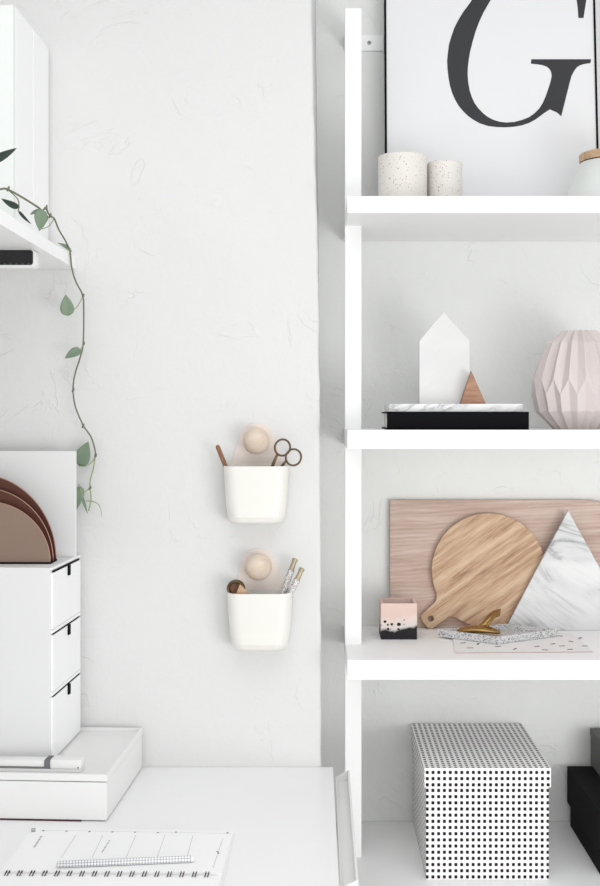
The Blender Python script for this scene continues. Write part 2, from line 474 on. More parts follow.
# ------------------------------------------------------------------ second shelf
Yb = 2.27
bx0, bx1 = PX(387, Yb), PX(529, Yb); bz = Z2t; bt = .0365
bk = thing('black_book', 'thick black hardback book lying flat under the marble slab', 'book', ((bx0+bx1)/2, Yb+.1, bz))
b = box(bx0, bx1, Yb, Yb+.20, bz, bz+.003, .0006); box(bx0, bx1, Yb, Yb+.20, bz+bt-.003, bz+bt, .0006, b)
box(bx0, bx1, Yb, Yb+.004, bz+.0005, bz+bt-.0005, .0008, b)
obj('cover', b, M['black'], bk)
obj('pages', box(bx0+.005, bx1-.005, Yb+.004, Yb+.194, bz+.003, bz+bt-.003), M['page2'], bk)
Ys = 2.295; sz0 = bz+bt; sz1 = sz0+.0165
o = obj('marble_slab', box(PX(389, Ys), PX(523, Ys), Ys, Ys+.15, sz0, sz1, .0008), M['marble_slab'], origin=(PX(456, Ys), Ys+.075, sz0))
tag(o, 'thin grey veined white marble slab lying on the black book', 'marble slab')
Yh = 2.36
hx = PX(444.5, Yh); hw = (PX(470, Yh)-PX(419.5, Yh))/2; hs = PZ(341, Yh)-sz1; ha = PZ(311.5, Yh)-sz1
b = plate([[(-hw, 0), (hw, 0), (hw, hs), (-.002, ha), (-hw, hs)]], .022, .0012)
o = obj('marble_house', b, M['marble_soft'], world=False); o.location = (hx, Yh, sz1)
tag(o, 'tall white marble house-shaped block with pointed top standing on the slab', 'ornament')
Yt = 2.328
b = plate([[(PX(460.5, Yt), 0), (PX(486, Yt), 0), (PX(471.5, Yt), PZ(371, Yt)-sz1)]], .02, .0008)
b.transform(Matrix.Translation((-PX(472, Yt), 0, 0)))
o = obj('wooden_triangle', b, M['tri_wood'], world=False); o.location = (PX(472, Yt), Yt, sz1)
tag(o, 'small brown wooden triangle block in front of the white marble house', 'ornament')

# pleated vase
def vase():
    Yv = 2.385; k = Yv/F; n = 18
    # (even column = ridge above the zigzag, odd column = ridge below it)
    prof = [((16.5, 330.5), (14.6, 331.5)), ((32, 343), (27.5, 344)), ((40.5, 363), (35.5, 366)), ((46, 380), (47, 395.5)), ((39, 411), (43, 412)), ((22.5, 429.3), (26, 429.3))]
    b = bmesh.new(); rings = []
    z = lambda y: PZ(y, Yv)-Z2t
    N = 2*n
    for i, pr_ in enumerate(prof):
        ring = []
        for q in range(N):
            r, y = pr_[q % 2]; zz = 0 if i == len(prof)-1 else z(y); a = 2*PI*(q+.5)/N
            ring.append(b.verts.new((r*k*math.cos(a), r*k*math.sin(a), zz)))
        rings.append(ring)
    for A, B in zip(rings, rings[1:]):
        for q in range(N):
            q2 = (q+1) % N
            b.faces.new((A[q], A[q2], B[q2], B[q]))
    # mouth: inner wall
    tin = [b.verts.new((v.co.x*.9, v.co.y*.9, v.co.z-.001)) for v in rings[0]]
    low = [b.verts.new((v.co.x*.85, v.co.y*.85, .10)) for v in rings[0]]
    for q in range(N):
        q2 = (q+1) % N
        b.faces.new((rings[0][q], rings[0][q2], tin[q2], tin[q])); b.faces.new((tin[q], tin[q2], low[q2], low[q]))
    b.faces.new(low); b.faces.new(rings[-1])
    o = obj('pleated_vase', b, M['vase'], world=False)
    o.location = (PX(579, Yv), Yv, Z2t)
    tag(o, 'round blush pink ceramic vase with folded facets on the second shelf', 'vase')
vase()

# ------------------------------------------------------------------ third shelf
def leaning(name, b, mat, label, cat, x, y, z, dy, h, parts=()):
    o = obj(name, b, mat, world=False); o.location = (x, y, z); o.rotation_euler = (-math.atan(dy/h), 0, 0)
    return tag(o, label, cat)
hb = PZ(500, 2.555)-Z3t; x0 = PX(390, 2.55); w = .60
out = [(0, 0), (w, 0), (w, hb-.115)]+[(w-.155+.155*math.cos(math.radians(a)), hb-.115+.115*math.sin(math.radians(a))) for a in (8, 20, 33, 46, 58, 68, 76, 83, 90)]+[(0, hb)]
leaning('cutting_board', plate([out], .011, .001), M['beech'], 'large rectangular pinkish beech cutting board leaning against the alcove wall', 'cutting board', x0, 2.545, Z3t+.0002, .01, hb)
# round board with handle
Yr = 2.528; kr = Yr/F
cx, cz = PX(489.3, Yr), PZ(566.8, Yr)-Z3t
R = 57.3*kr; ha_ = math.radians(180+39.5); ux, uz = math.cos(ha_), math.sin(ha_); vx, vz = -uz, ux
L_end, hwid = 84*kr, 9.2*kr
def hp(l, s): return (l*ux+s*vx, l*uz+s*vz)
neck = 14*kr
a_off = math.asin((neck+2*kr)/R)
out = [(R*math.cos(ha_+a_off+(2*PI-2*a_off)*i/80), R*math.sin(ha_+a_off+(2*PI-2*a_off)*i/80)) for i in range(81)]
out += [hp(R+1.5*kr, -neck*.82), hp(R+4*kr, -hwid*1.08), hp(L_end-3*kr, -hwid*.95), hp(L_end-.6*kr, -hwid*.7), hp(L_end, -hwid*.4),
        hp(L_end, hwid*.4), hp(L_end-.6*kr, hwid*.7), hp(L_end-3*kr, hwid*.95), hp(R+4*kr, hwid*1.08), hp(R+1.5*kr, neck*.82)]
hc = hp(75.5*kr, 0)
hole = [(hc[0]+3*kr*math.cos(2*PI*i/20), hc[1]+3*kr*math.sin(2*PI*i/20)) for i in range(20)]
zmin = min(p[1] for p in out)
out = [(x, z-zmin) for x, z in out]; hole = [(x, z-zmin) for x, z in hole]
leaning('round_cutting_board', plate([out, hole], .013, .0012), M['acacia'], 'round wooden serving board with short holed handle leaning on the beech board', 'cutting board', cx, 2.529, Z3t+.0002, .01, hb)
# marble triangle
ya = 2.508; xa = PX(568.7, ya+.01); ht = PZ(510.5, ya+.01)-Z3t; hbse = 63.8/118*ht
b = plate([[(-hbse, 0), (hbse, 0), (0, ht)]], .013, .0012)
leaning('marble_triangle', b, M['marble'], 'large grey veined white marble triangle leaning at right of the round board', 'marble board', xa, 2.512, Z3t+.0002, .01, ht)
# planter
Yp = PZ(640, 1)  # placeholder
Yp = (ZC-Z3t)*F/(639.5-CY); s0 = PX(381, Yp); s1 = PX(417, Yp); hp_ = PZ(603.5, Yp)-Z3t; sd = s1-s0
b = box(s0, s1, Yp, Yp+sd, Z3t, Z3t+hp_, .0025)
# open the top
def open_box(x0, x1, y0, y1, z0, z1, t, floor):
    b = bmesh.new()
    def ring(a, z): return [b.verts.new(v) for v in ((x0+a, y0+a, z), (x1-a, y0+a, z), (x1-a, y1-a, z), (x0+a, y1-a, z))]
    r = [ring(0, z0), ring(0, z1-.0008), ring(.0008, z1), ring(t-.0008, z1), ring(t, z1-.0008), ring(t, floor)]
    for A, B in zip(r, r[1:]):
        for i in range(4): b.faces.new((A[i], A[(i+1) % 4], B[(i+1) % 4], B[i]))
    b.faces.new(r[0][::-1]); b.faces.new(r[-1])
    return b
b.free()
o = obj('planter', open_box(s0, s1, Yp, Yp+sd, Z3t, Z3t+hp_, .006, Z3t+.03), M['planter'], origin=((s0+s1)/2, Yp+sd/2, Z3t))
tag(o, 'small square pink concrete pot dipped in black at left of the third shelf', 'pot')

# confetti card
cz0 = Z3t; ct = .0022
cor = [PX(452, 2.462), 2.468], [PX(455, 2.275), 2.272], [PX(592.5, 2.285), 2.282], [PX(572, 2.47), 2.474]
pc = thing('confetti_card', 'thin white card with dark confetti dashes under the terrazzo dish', 'card', (sum(c[0] for c in cor)/4, sum(c[1] for c in cor)/4, cz0))
def prism(pts, z0, z1):
    b = bmesh.new(); A = [b.verts.new((x, y, z0)) for x, y in pts]; B = [b.verts.new((x, y, z1)) for x, y in pts]
    b.faces.new(A[::-1]); b.faces.new(B)
    for i in range(len(A)): b.faces.new((A[i], A[(i+1) % len(A)], B[(i+1) % len(A)], B[i]))
    return b
obj('card_core', prism(cor, cz0, cz0+ct-.0005), M['card_pink'], pc)
obj('card_face', prism(cor, cz0+ct-.0005, cz0+ct), M['blush_card'], pc)
for px, py, an in ((498,646.5,.2),(537,646.5,.5),(553,644,.6),(560,636,-.5),(571,641.5,-1),(470,648,.05),(585,646,0),(570,649.5,.3),(515,649,1),(545,650,-.3),(562,646,.1),(478,644,1.2),(463,643,.3),(580,638,.8)):
    Yq = (ZC-cz0-ct)*F/(py-CY); x = PX(px, Yq)
    t = box(-.0062, .0062, -.0022, .0022, 0, .0004)
    t.transform(Matrix.Translation((x, Yq, cz0+ct)) @ Matrix.Rotation(an, 4, 'Z'))
    obj('confetti', t, M['ink'], pc)
# terrazzo dish
tz = cz0+ct
tcs = [(PX(437.5, 2.43), 2.43), (PX(497, 2.345), 2.345), (PX(558, 2.43), 2.43), (PX(505, 2.497), 2.497)]
tc_ = Vector((sum(c[0] for c in tcs)/4, sum(c[1] for c in tcs)/4))
def dish():
    b = bmesh.new()
    def ring(s, z): return [b.verts.new((tc_.x+(x-tc_.x)*s, tc_.y+(y-tc_.y)*s, z)) for x, y in tcs]
    r = [ring(.97, tz), ring(1, tz+.002), ring(1, tz+.015), ring(.985, tz+.0165), ring(.93, tz+.0165), ring(.91, tz+.0155), ring(.88, tz+.006)]
    for A, B in zip(r, r[1:]):
        for i in range(4): b.faces.new((A[i], A[(i+1) % 4], B[(i+1) % 4], B[i]))
    b.faces.new(r[0][::-1]); b.faces.new(r[-1]); return b
o = obj('terrazzo_dish', dish(), M['terrazzo'], origin=(tc_.x, tc_.y, tz))
tag(o, 'shallow diamond-shaped grey terrazzo dish on the third shelf', 'dish')
# brass bird
Yq = 2.415; fl = tz+.006
br = thing('brass_bird', 'small polished brass bird with raised tail lying in the terrazzo dish', 'ornament', (PX(480, Yq), Yq, fl))
pts = smooth_path([P(457, 631, 2.415), P(466, 629.5, 2.413), P(478, 629, 2.41), P(490, 630, 2.405), P(500.5, 633, 2.40)], 5)
for p in pts: p.z = max(p.z, fl+.0085)
n_ = len(pts); rr = [.0014+.0068*math.sin(PI*min(1, (i+.3)/(n_-.4)))**.7 for i in range(n_)]
obj('body', tube(pts, rr, 12, flat=[r*2.6 for r in rr]), M['brass'], br, smooth=True)
pts = smooth_path([P(478, 629, 2.42), P(484, 624.5, 2.425), P(489, 618, 2.43), P(494, 614, 2.43), P(500, 612.5, 2.425)], 5)
n_ = len(pts); rr = [.0075-.0045*(i/(n_-1)) for i in range(n_)]
obj('tail', tube(pts, rr, 12, flat=[.006+.009*i/(n_-1) for i in range(n_)]), M['brass'], br, smooth=True)
pts = smooth_path([P(487, 627, 2.405), P(489, 622.5, 2.405), P(493, 618.5, 2.41), P(496, 616.5, 2.41)], 5)
obj('wing', tube(pts, [.0035-.002*(i/(len(pts)-1)) for i in range(len(pts))], 12, flat=.006), M['brass'], br, smooth=True)

# ------------------------------------------------------------------ bottom shelf
Yf = (ZC-Z4t)*F/(880.6-CY)
lx0, lx1 = PX(424.5, Yf), PX(551, Yf); lzt = PZ(768, Yf); lzb = PZ(787.5, Yf); yk = YA-.006
pb = thing('storage_box', 'white lidded storage box covered in small black square dots on the bottom shelf', 'storage box', ((lx0+lx1)/2, (Yf+yk)/2, Z4t))
o = obj('box_body', box(lx0+.0035, lx1-.0035, Yf+.003, yk-.003, Z4t, lzt-.003, .0012), M['dots'], pb); uv_metric(o)
o = obj('lid', open_box(lx0, lx1, Yf, yk, -lzt, -lzb, .0028, -lzt+.0025), M['dots'], pb)
# the lid is an open box turned upside down
for v in o.data.vertices:
    wz = v.co.z+Z4t; v.co.z = -wz-Z4t
o.data.flip_normals(); uv_metric(o)
# black file box at right
bw_ = [PX(567, 2.545), .93, 2.262, 2.545]
zt_ = ZC-(766-CY)/F*2.545; zl = zt_-.083
kb = thing('black_box', 'black lidded cardboard box at right end of the bottom shelf', 'storage box', ((bw_[0]+bw_[1])/2, 2.4, Z4t))
obj('box_body', box(bw_[0]+.006, .885, bw_[2]+.006, bw_[3]-.006, Z4t, zt_-.004, .0015), M['black_card'], kb)
obj('lid', box(bw_[0], .891, bw_[2], bw_[3], zl, zt_, .0015), M['black_card'], kb)
gz = PZ(735, 2.5)
gb = thing('grey_box', 'dark grey box standing on the black box at the photo edge', 'storage box', (.75, 2.5, zt_))
obj('box_body', box(PX(597.8, 2.49), .87, 2.46, 2.555, zt_, gz-.015, .0012), M['grey_card'], gb)
obj('lid', box(PX(597.4, 2.49), .872, 2.458, 2.557, gz-.015, gz, .0012), M['grey_card'], gb)

# ------------------------------------------------------------------ desk
DZ = ZC-(767-CY)/F*YB
dk = thing('desk', 'white laminate desk top pushed against the left wall', 'desk', (-.4, 1.9, 0))
obj('desktop', prism([(-.855, 1.5), (PX(341.2, 1.6), 1.5), (PX(333, 2.299), 2.299), (-.855, 2.299)], DZ-.025, DZ), M['desk'], dk)
for lx in (-.82, -.03):
    for ly in (1.54, 2.26): obj('leg', box(lx-.02, lx+.02, ly-.02, ly+.02, 0, DZ-.025, .002), M['paint'], dk)
# open trough hung on the right side of the desk
tx0, tx1, ty0, ty1 = PX(333, 2.299)+.0052, .0605, 1.742, 2.282
zt2 = DZ-.0004
def trough():
    b = bmesh.new()
    box(tx1-.004, tx1, ty0, ty1, DZ-.034, zt2, .0012, b)
    box(tx0, tx1-.004, ty0, ty1, DZ-.025, DZ-.022, 0, b)
    box(tx0, tx0+.003, ty0, ty1, DZ-.022, DZ-.016, 0, b)
    return b
tr = thing('side_tray', 'narrow white open tray hung along the right edge of the desk', 'desk tray', (tx1-.01, 2.0, DZ-.034))
obj('tray', trough(), M['plastic'], tr)
for ya_, yb_ in ((ty0, ty0+.004), (ty1-.004, ty1)):
    b = bmesh.new()
    pts = [(tx0, DZ-.034), (tx1-.0005, DZ-.034), (tx1-.0005, zt2), (tx0, DZ-.014)]
    A = [b.verts.new((x, ya_, z)) for x, z in pts]; B = [b.verts.new((x, yb_, z)) for x, z in pts]
    b.faces.new(A); b.faces.new(B[::-1])
    for i in range(4): b.faces.new((A[i], A[(i+1) % 4], B[(i+1) % 4], B[i]))
    obj('end_panel', b, M['plastic'], tr)

# ------------------------------------------------------------------ left group (turned 3 degrees)
RZ = math.radians(-3)
# white shallow box under the drawers; local origin = front right bottom corner
TY = (ZC-DZ)*F/(822-CY)
tw, td, tb = .40, .300, (PZ(774.7, TY)-DZ)
lb = thing('flat_box', 'low white lidded box on the desk beneath the drawer tower', 'storage box', (PX(107, TY), TY, DZ+.0022), RZ)
hh = tb-.0022
obj('box_body', box(-tw+.001, -.001, .001, td-.001, 0, hh-.0145, .001), M['plastic'], lb, world=False)
def rimlid():
    return open_box(-tw, 0, 0, td, hh-.0125, hh, .006, hh-.007)
obj('lid', rimlid(), M['plastic'], lb, world=False)
o = obj('thin_booklet', box(-.36, -.047, -.0006, .2, 0, .0021), M['maroon'], world=False)
o.location = (PX(107, TY), TY, DZ); o.rotation_euler = (0, 0, RZ)
tag(o, 'thin dark maroon booklet pinned under the low white box', 'booklet')
lidz = DZ+tb-.007     # floor of the lid, the tower stands on it
# drawer tower
DY = 2.083; dx = PX(52.3, DY); dh = PZ(567.8, DY)-lidz; dd = .199; dw = .27
dt = thing('drawer_tower', 'white desktop tower of three small drawers with black pull tabs', 'drawer unit', (dx, DY, lidz), RZ)
obj('body', box(-dw, -.004, 0, dd, 0, dh, .0008), M['card_white'], dt, world=False)
obj('edge_panel', open_box(0, 0, 0, 0, 0, 0, 0, 0) if False else box(-.004, 0, 0, dd, dh-.004, dh, .0004), M['paint'], dt, world=False)
seams = [dh-.0075, dh-.0075-.1175, dh-.0075-.235, 0]
for i in range(3):
    zt_d, zb_d = seams[i], seams[i+1]
    # dark slot above the drawer front, then a light divider strip
    dr = obj('drawer', box(-.004, .0005, .003, dd-.003, zb_d+.0085 if i < 2 else .004, zt_d-.003, .0004), M['paint'], dt, world=False)
    obj('slot', box(-.004, -.0008, .012, dd-.006, zt_d-.0024, zt_d, 0), M['slot'], dr, world=False)
    if i < 2: obj('divider', box(-.004, .0, .002, dd-.002, zb_d+.001, zb_d+.0075, .0003), M['paint'], dr, world=False)
    ty = .106
    obj('pull_tab', box(.0003, .0042, ty-.0055, ty+.0055, zt_d-.0215, zt_d-.001, .0008), M['black'], dr, world=False)
# white board behind the organiser
o = obj('white_panel', box(-.31, 0, 0, .010, 0, PZ(451, 2.245)-(lidz+dh), .0008), M['card_white'], world=False)
o.location = (PX(75.6, 2.24), 2.24, lidz+dh); o.rotation_euler = (0, 0, math.radians(-1))
tag(o, 'blank white upright board standing behind the copper organizer', 'board')
# copper organizer
OY = 2.135; oz = lidz+dh
cxo = PX(-15, OY)
og = thing('letter_organizer', 'copper desk organizer of three rounded upright plates on the drawer tower', 'letter holder', (cxo, OY, oz))
def half_plate(r, sq=1.0, n=40):
    return [(-r, 0), (r, 0)]+[(r*math.cos(PI*i/n), r*sq*math.sin(PI*i/n)) for i in range(1, n)]
k = 1/F
specs = [(-15, 65.0, 61.0, 2.135, 'copper'), (-18, 71, 73.0, 2.157, 'copper_reflect_dark'), (-22, 78, 85.0, 2.179, 'copper_reflect_dark')]
b = bmesh.new()
rb = 66*OY*k
box(-rb, rb, -.001, .052, 0, .0035, .0005, b)
obj('base', b, M['slot'], og, world=False)
for px, rx, rz_, Y, mt in specs:
    r = rx*k*Y; h = rz_*k*Y
    b = plate([half_plate(r, h/r)], .0035, .0008); b.transform(Matrix.Translation((PX(px, Y)-cxo, Y-OY, .0035)))
    if mt == 'copper': p_ = obj('front_plate', b, M['copper'], og, world=False)
    else:
        p_ = obj('divider_plate', b, M['copper_reflect_dark'], og, world=False)
    e = [Vector((PX(px, Y)-cxo+r*math.cos(PI*i/48), Y-OY+.0005, .0035+h*math.sin(PI*i/48))) for i in range(49)]
    obj('rim', tube(e, .0012, 6), M['copper_edge'], p_, world=False, smooth=True)
# stapler lying on the lid in front of the drawers
sy = 2.003; sz_ = lidz
st = thing('stapler', 'slim white stapler lying on the low box in front of the drawer tower', 'stapler', (PX(60, sy), sy+.02, sz_), RZ)
xw = lambda p: PX(p, sy)-PX(60, sy)
obj('base', box(xw(-60), xw(79), .001, .028, 0, .006, .001), M['plastic'], st, world=False)
obj('head', box(xw(47), xw(79), -.001, .03, .0061, .0235, .003), M['plastic'], st, world=False, smooth=True, ang=40)
obj('arm', box(xw(-60), xw(41), .002, .027, .0085, .0205, .002), M['plastic'], st, world=False, smooth=True, ang=40)
obj('collar', box(xw(41), xw(47), .0, .029, .006, .022, .001), M['print_grey'], st, world=False)
obj('magazine', box(xw(-60), xw(41), .0005, .02, .006, .0085, 0), M['screw'], st, world=False)
b = lathe([(0, .0006), (.0012, .0005), (.0013, 0), (0, 0)], 12); b.transform(Matrix.Translation((xw(76), -.001, .0095)) @ Matrix.Rotation(PI/2, 4, 'X'))
obj('rivet', b, M['slot'], st, world=False)

# ------------------------------------------------------------------ upper left shelf, cabinet
SHX = PX(76, YB); shb = PZ(269, YB-.005); sht = shb+.0245
ws = obj('wall_shelf', box(-.859, SHX, 1.15, YB-.001, shb, sht, .001), M['paint'], origin=(-.68, 1.7, shb))
tag(ws, 'long white wall shelf at the top left carrying the cabinet and plant', 'shelf')
cY = 2.062; cxr = PX(16, cY)
cb = thing('small_cabinet', 'white upright cabinet standing on the top left wall shelf', 'cabinet', (cxr, cY, sht), math.radians(-1))
chh = PZ(7, cY)-sht
obj('body', box(-.24, 0, .118, .232, 0, chh, .0008), M['paint'], cb, world=False)
obj('front_section', box(-.24, -.0004, .001, .117, 0, chh, .0008), M['paint'], cb, world=False)
obj('door', box(-.24, -.001, -.014, 0, .001, chh-.001, .0008), M['cab_front'], cb, world=False)
# black fronted strip below the shelf
py_ = 2.02
ps = thing('power_strip', 'small white box with black front mounted beneath the top left shelf', 'power strip', (PX(0, py_), py_, shb-.038))
zt_p = shb; zb_p = PZ(267.5, py_)
def rrect(x0, x1, z0, z1, r, n=5):
    o_ = []
    for cx_, cz_, a in ((x1-r, z1-r, 0), (x0+r, z1-r, 90), (x0+r, z0+r, 180), (x1-r, z0+r, 270)):
        o_ += arc(cx_, cz_, r, a, a+90, n)
    return o_
b = plate([rrect(-.80, PX(34.5, py_), zb_p, zt_p-.0003, .007)], .035, .0005); b.transform(Matrix.Translation((0, py_, 0)))
obj('housing', b, M['plastic'], ps)
b = plate([rrect(-.79, PX(33, py_), PZ(265, py_), PZ(250, py_), .005)], .001); b.transform(Matrix.Translation((0, py_-.0008, 0)))
obj('front_panel', b, M['gloss_black'], ps)
b = bmesh.new()
for q in range(9): box(PX(-20+q*6, py_), PX(-18.5+q*6, py_), py_-.0013, py_-.0008, PZ(264.4, py_), PZ(263.6, py_), 0, b)
obj('print_marks', b, M['print_grey'], ps)

# ------------------------------------------------------------------ trailing plant
pl = thing('trailing_plant', 'trailing green vine hanging from the top left wall shelf', 'plant', (-.70, 1.80, sht))
pr = [(0, 0), (.045, 0), (.05, .004), (.062, .09), (.06, .092), (.056, .09), (.05, .075), (0, .075)]
b = lathe(pr, 40, (-.70, 1.80, sht)); obj('pot', b, M['ceramic'], pl, smooth=True, ang=40)
b = lathe([(0, .082), (.045, .08), (.052, .076), (0, .074)], 30, (-.70, 1.80, sht)); obj('soil', b, M['soil'], pl, smooth=True)
V = [Vector((-.70, 1.81, sht+.08)), Vector((-.67, 1.85, sht+.10)), P(-30, 196, 1.90), P(0, 189.3, 1.95), P(8, 189.6, 1.96), P(25, 199, 1.98), P(39, 208, 2.0), P(42, 211, 2.02), P(46, 207.5, 2.05), P(48, 213, 2.08),
     P(52, 217, 2.11), P(54.5, 219, 2.14), P(59, 230, 2.18), P(65.5, 241, 2.222), P(70, 252, 2.235), P(71.8, 268, 2.245), P(76, 282, 2.25), P(82.5, 295, 2.255), P(83.7, 310, 2.26), P(83.2, 343, 2.265),
     P(80, 358, 2.268), P(75, 374, 2.27), P(73, 390, 2.272), P(75.5, 407, 2.272), P(82.5, 424, 2.274), P(84, 427, 2.274), P(91, 437, 2.275), P(95, 450, 2.276), P(95, 457, 2.277), P(93.5, 468, 2.277), P(90.3, 480, 2.277), P(90, 487, 2.277), P(91, 500, 2.275), P(88.5, 511, 2.272)]
sp_ = smooth_path(V, 5); n_ = len(sp_)
cut = 5*28
obj('vine', tube(sp_[:cut+1], [.0019-.0006*i/n_ for i in range(cut+1)], 8), M['stem'], pl, smooth=True)
obj('young_shoot', tube(sp_[cut:], [.0019-.0006*i/n_ for i in range(cut, n_)], 8), M['stem_green'], pl, smooth=True)['label'] = 'pale green young end of the vine'
# nodes along the vine
for px, py, Y in ((83, 296, 2.255), (83.5, 344, 2.265), (73, 390, 2.272), (83, 426, 2.274), (95.5, 456, 2.277), (90, 488, 2.277), (8, 189, 1.96), (46, 207.5, 2.05), (50, 216, 2.1)):
    q = P(px, py, Y)
    obj('node', tube([q+Vector((-.002, 0, -.004)), q+Vector((.0005, 0, .0)), q+Vector((.002, 0, .005))], [.0011, .0026, .0011], 7), M['stem'], pl, smooth=True)
def leaf(base, tip, width, mat, nrm=Vector((0, -1, 0)), fold=.25, petiole=None, curl=.12, asym=1.0):
    base = Vector(base); tip = Vector(tip); d = tip-base; Ln = d.length; d.normalize()
    s = d.cross(nrm).normalized(); nn = s.cross(d).normalized()
    b = bmesh.new(); rows = []; nt, nw = 12, 4
    for i in range(nt+1):
        t = i/nt
        w_ = width*.5*(math.sin(PI*min(1, t**.62*1.0))**.85 if 0 < t < 1 else 0)
        row = []
        for k_ in range(-nw, nw+1):
            u = k_/nw
            off = abs(u)*w_*fold - curl*Ln*(t-.5)**2*1.5 - (u*u)*w_*.1
            row.append(b.verts.new(base+d*(t*Ln)+s*(u*w_*(asym if u > 0 else 1))+nn*off))
        rows.append(row)
    for A, B in zip(rows, rows[1:]):
        for k_ in range(2*nw): b.faces.new((A[k_], A[k_+1], B[k_+1], B[k_]))
    bmesh.ops.remove_doubles(b, verts=b.verts, dist=1e-6)
    bmesh.ops.solidify(b, geom=b.faces[:], thickness=.0006)
    o = obj('leaf', b, M[mat], pl, smooth=True)
    if petiole:
        pp = smooth_path(petiole, 5)
        obj('petiole', tube(pp, .0010, 7), M['stem_green' if mat == 'leaf' else 'stem'], o, smooth=True)
    return o
# node, petiole, leaf tuned to the photo
leaf(P(-12, 163, 1.93), P(17, 148.5, 1.93), .016, 'leaf_dark', Vector((.1, -.75, -.6)), petiole=[P(-25, 195, 1.9), P(-20, 175, 1.92), P(-12, 163, 1.93)])
leaf(P(19, 208, 1.96), P(1, 199, 1.95), .013, 'leaf_dark', Vector((0, -.8, -.6)), petiole=[P(8, 190, 1.96), P(15, 196, 1.96), P(18.5, 201, 1.96), P(19, 208, 1.96)])
leaf(P(18, 211, 1.975), P(31, 224.5, 1.985), .006, 'leaf_dark', Vector((0, -.8, -.6)), petiole=[P(19, 207, 1.96), P(18, 211, 1.975)])
leaf(P(41.5, 209, 2.0), P(39.5, 231, 2.0), .023, 'leaf', Vector((.3, -1, .1)), petiole=[P(42, 210, 2.02), P(39, 209, 2.0)])
leaf(P(42, 210, 2.015), P(30, 214, 2.0), .012, 'leaf', Vector((-.2, -1, .4)))
leaf(P(47, 214, 2.06), P(42, 228, 2.04), .010, 'leaf', Vector((.2, -1, .1)), petiole=[P(54, 219, 2.14), P(49, 226, 2.07), P(42, 229, 2.04)])
leaf(P(72.2, 251, 2.236), P(58.5, 242.5, 2.215), .016, 'leaf', Vector((.1, -.7, .7)), petiole=[P(70, 252, 2.235), P(72.2, 251, 2.236)])
leaf(P(68, 316, 2.245), P(65.5, 294.5, 2.24), .028, 'leaf', Vector((.2, -1, .1)), petiole=[P(83, 296, 2.255), P(79.5, 303, 2.25), P(76, 308, 2.25), P(70, 312, 2.245), P(68, 315.5, 2.245)])
leaf(P(81, 349, 2.262), P(64.5, 358, 2.25), .021, 'leaf', Vector((.1, -1, .5)), petiole=[P(83.5, 344, 2.265), P(81, 349, 2.262)])
leaf(P(79, 466, 2.276), P(88, 441.5, 2.27), .033, 'leaf', Vector((.1, -1, .1)), fold=.12, petiole=[P(95.5, 456, 2.277), P(92, 462, 2.277), P(86, 466, 2.277), P(79, 466, 2.276)])
leaf(P(80, 486, 2.276), P(76, 510, 2.272), .022, 'leaf', Vector((.1, -1, .1)), fold=.12, petiole=[P(90, 487, 2.277), P(85, 492, 2.277), P(81, 490, 2.277), P(78.5, 484, 2.277)])
leaf(P(82, 496, 2.275), P(87.5, 514, 2.268), .006, 'leaf', petiole=[P(80, 488, 2.276), P(82, 496, 2.275)])
pp = smooth_path([P(86, 501, 2.276), P(93, 501.5, 2.275), P(98, 504, 2.274), P(101, 510, 2.272), P(101.5, 516.5, 2.27)], 5)
obj('tendril', tube(pp, [.0013-.0009*i/len(pp) for i in range(len(pp))], 7), M['stem_green'], pl, smooth=True)

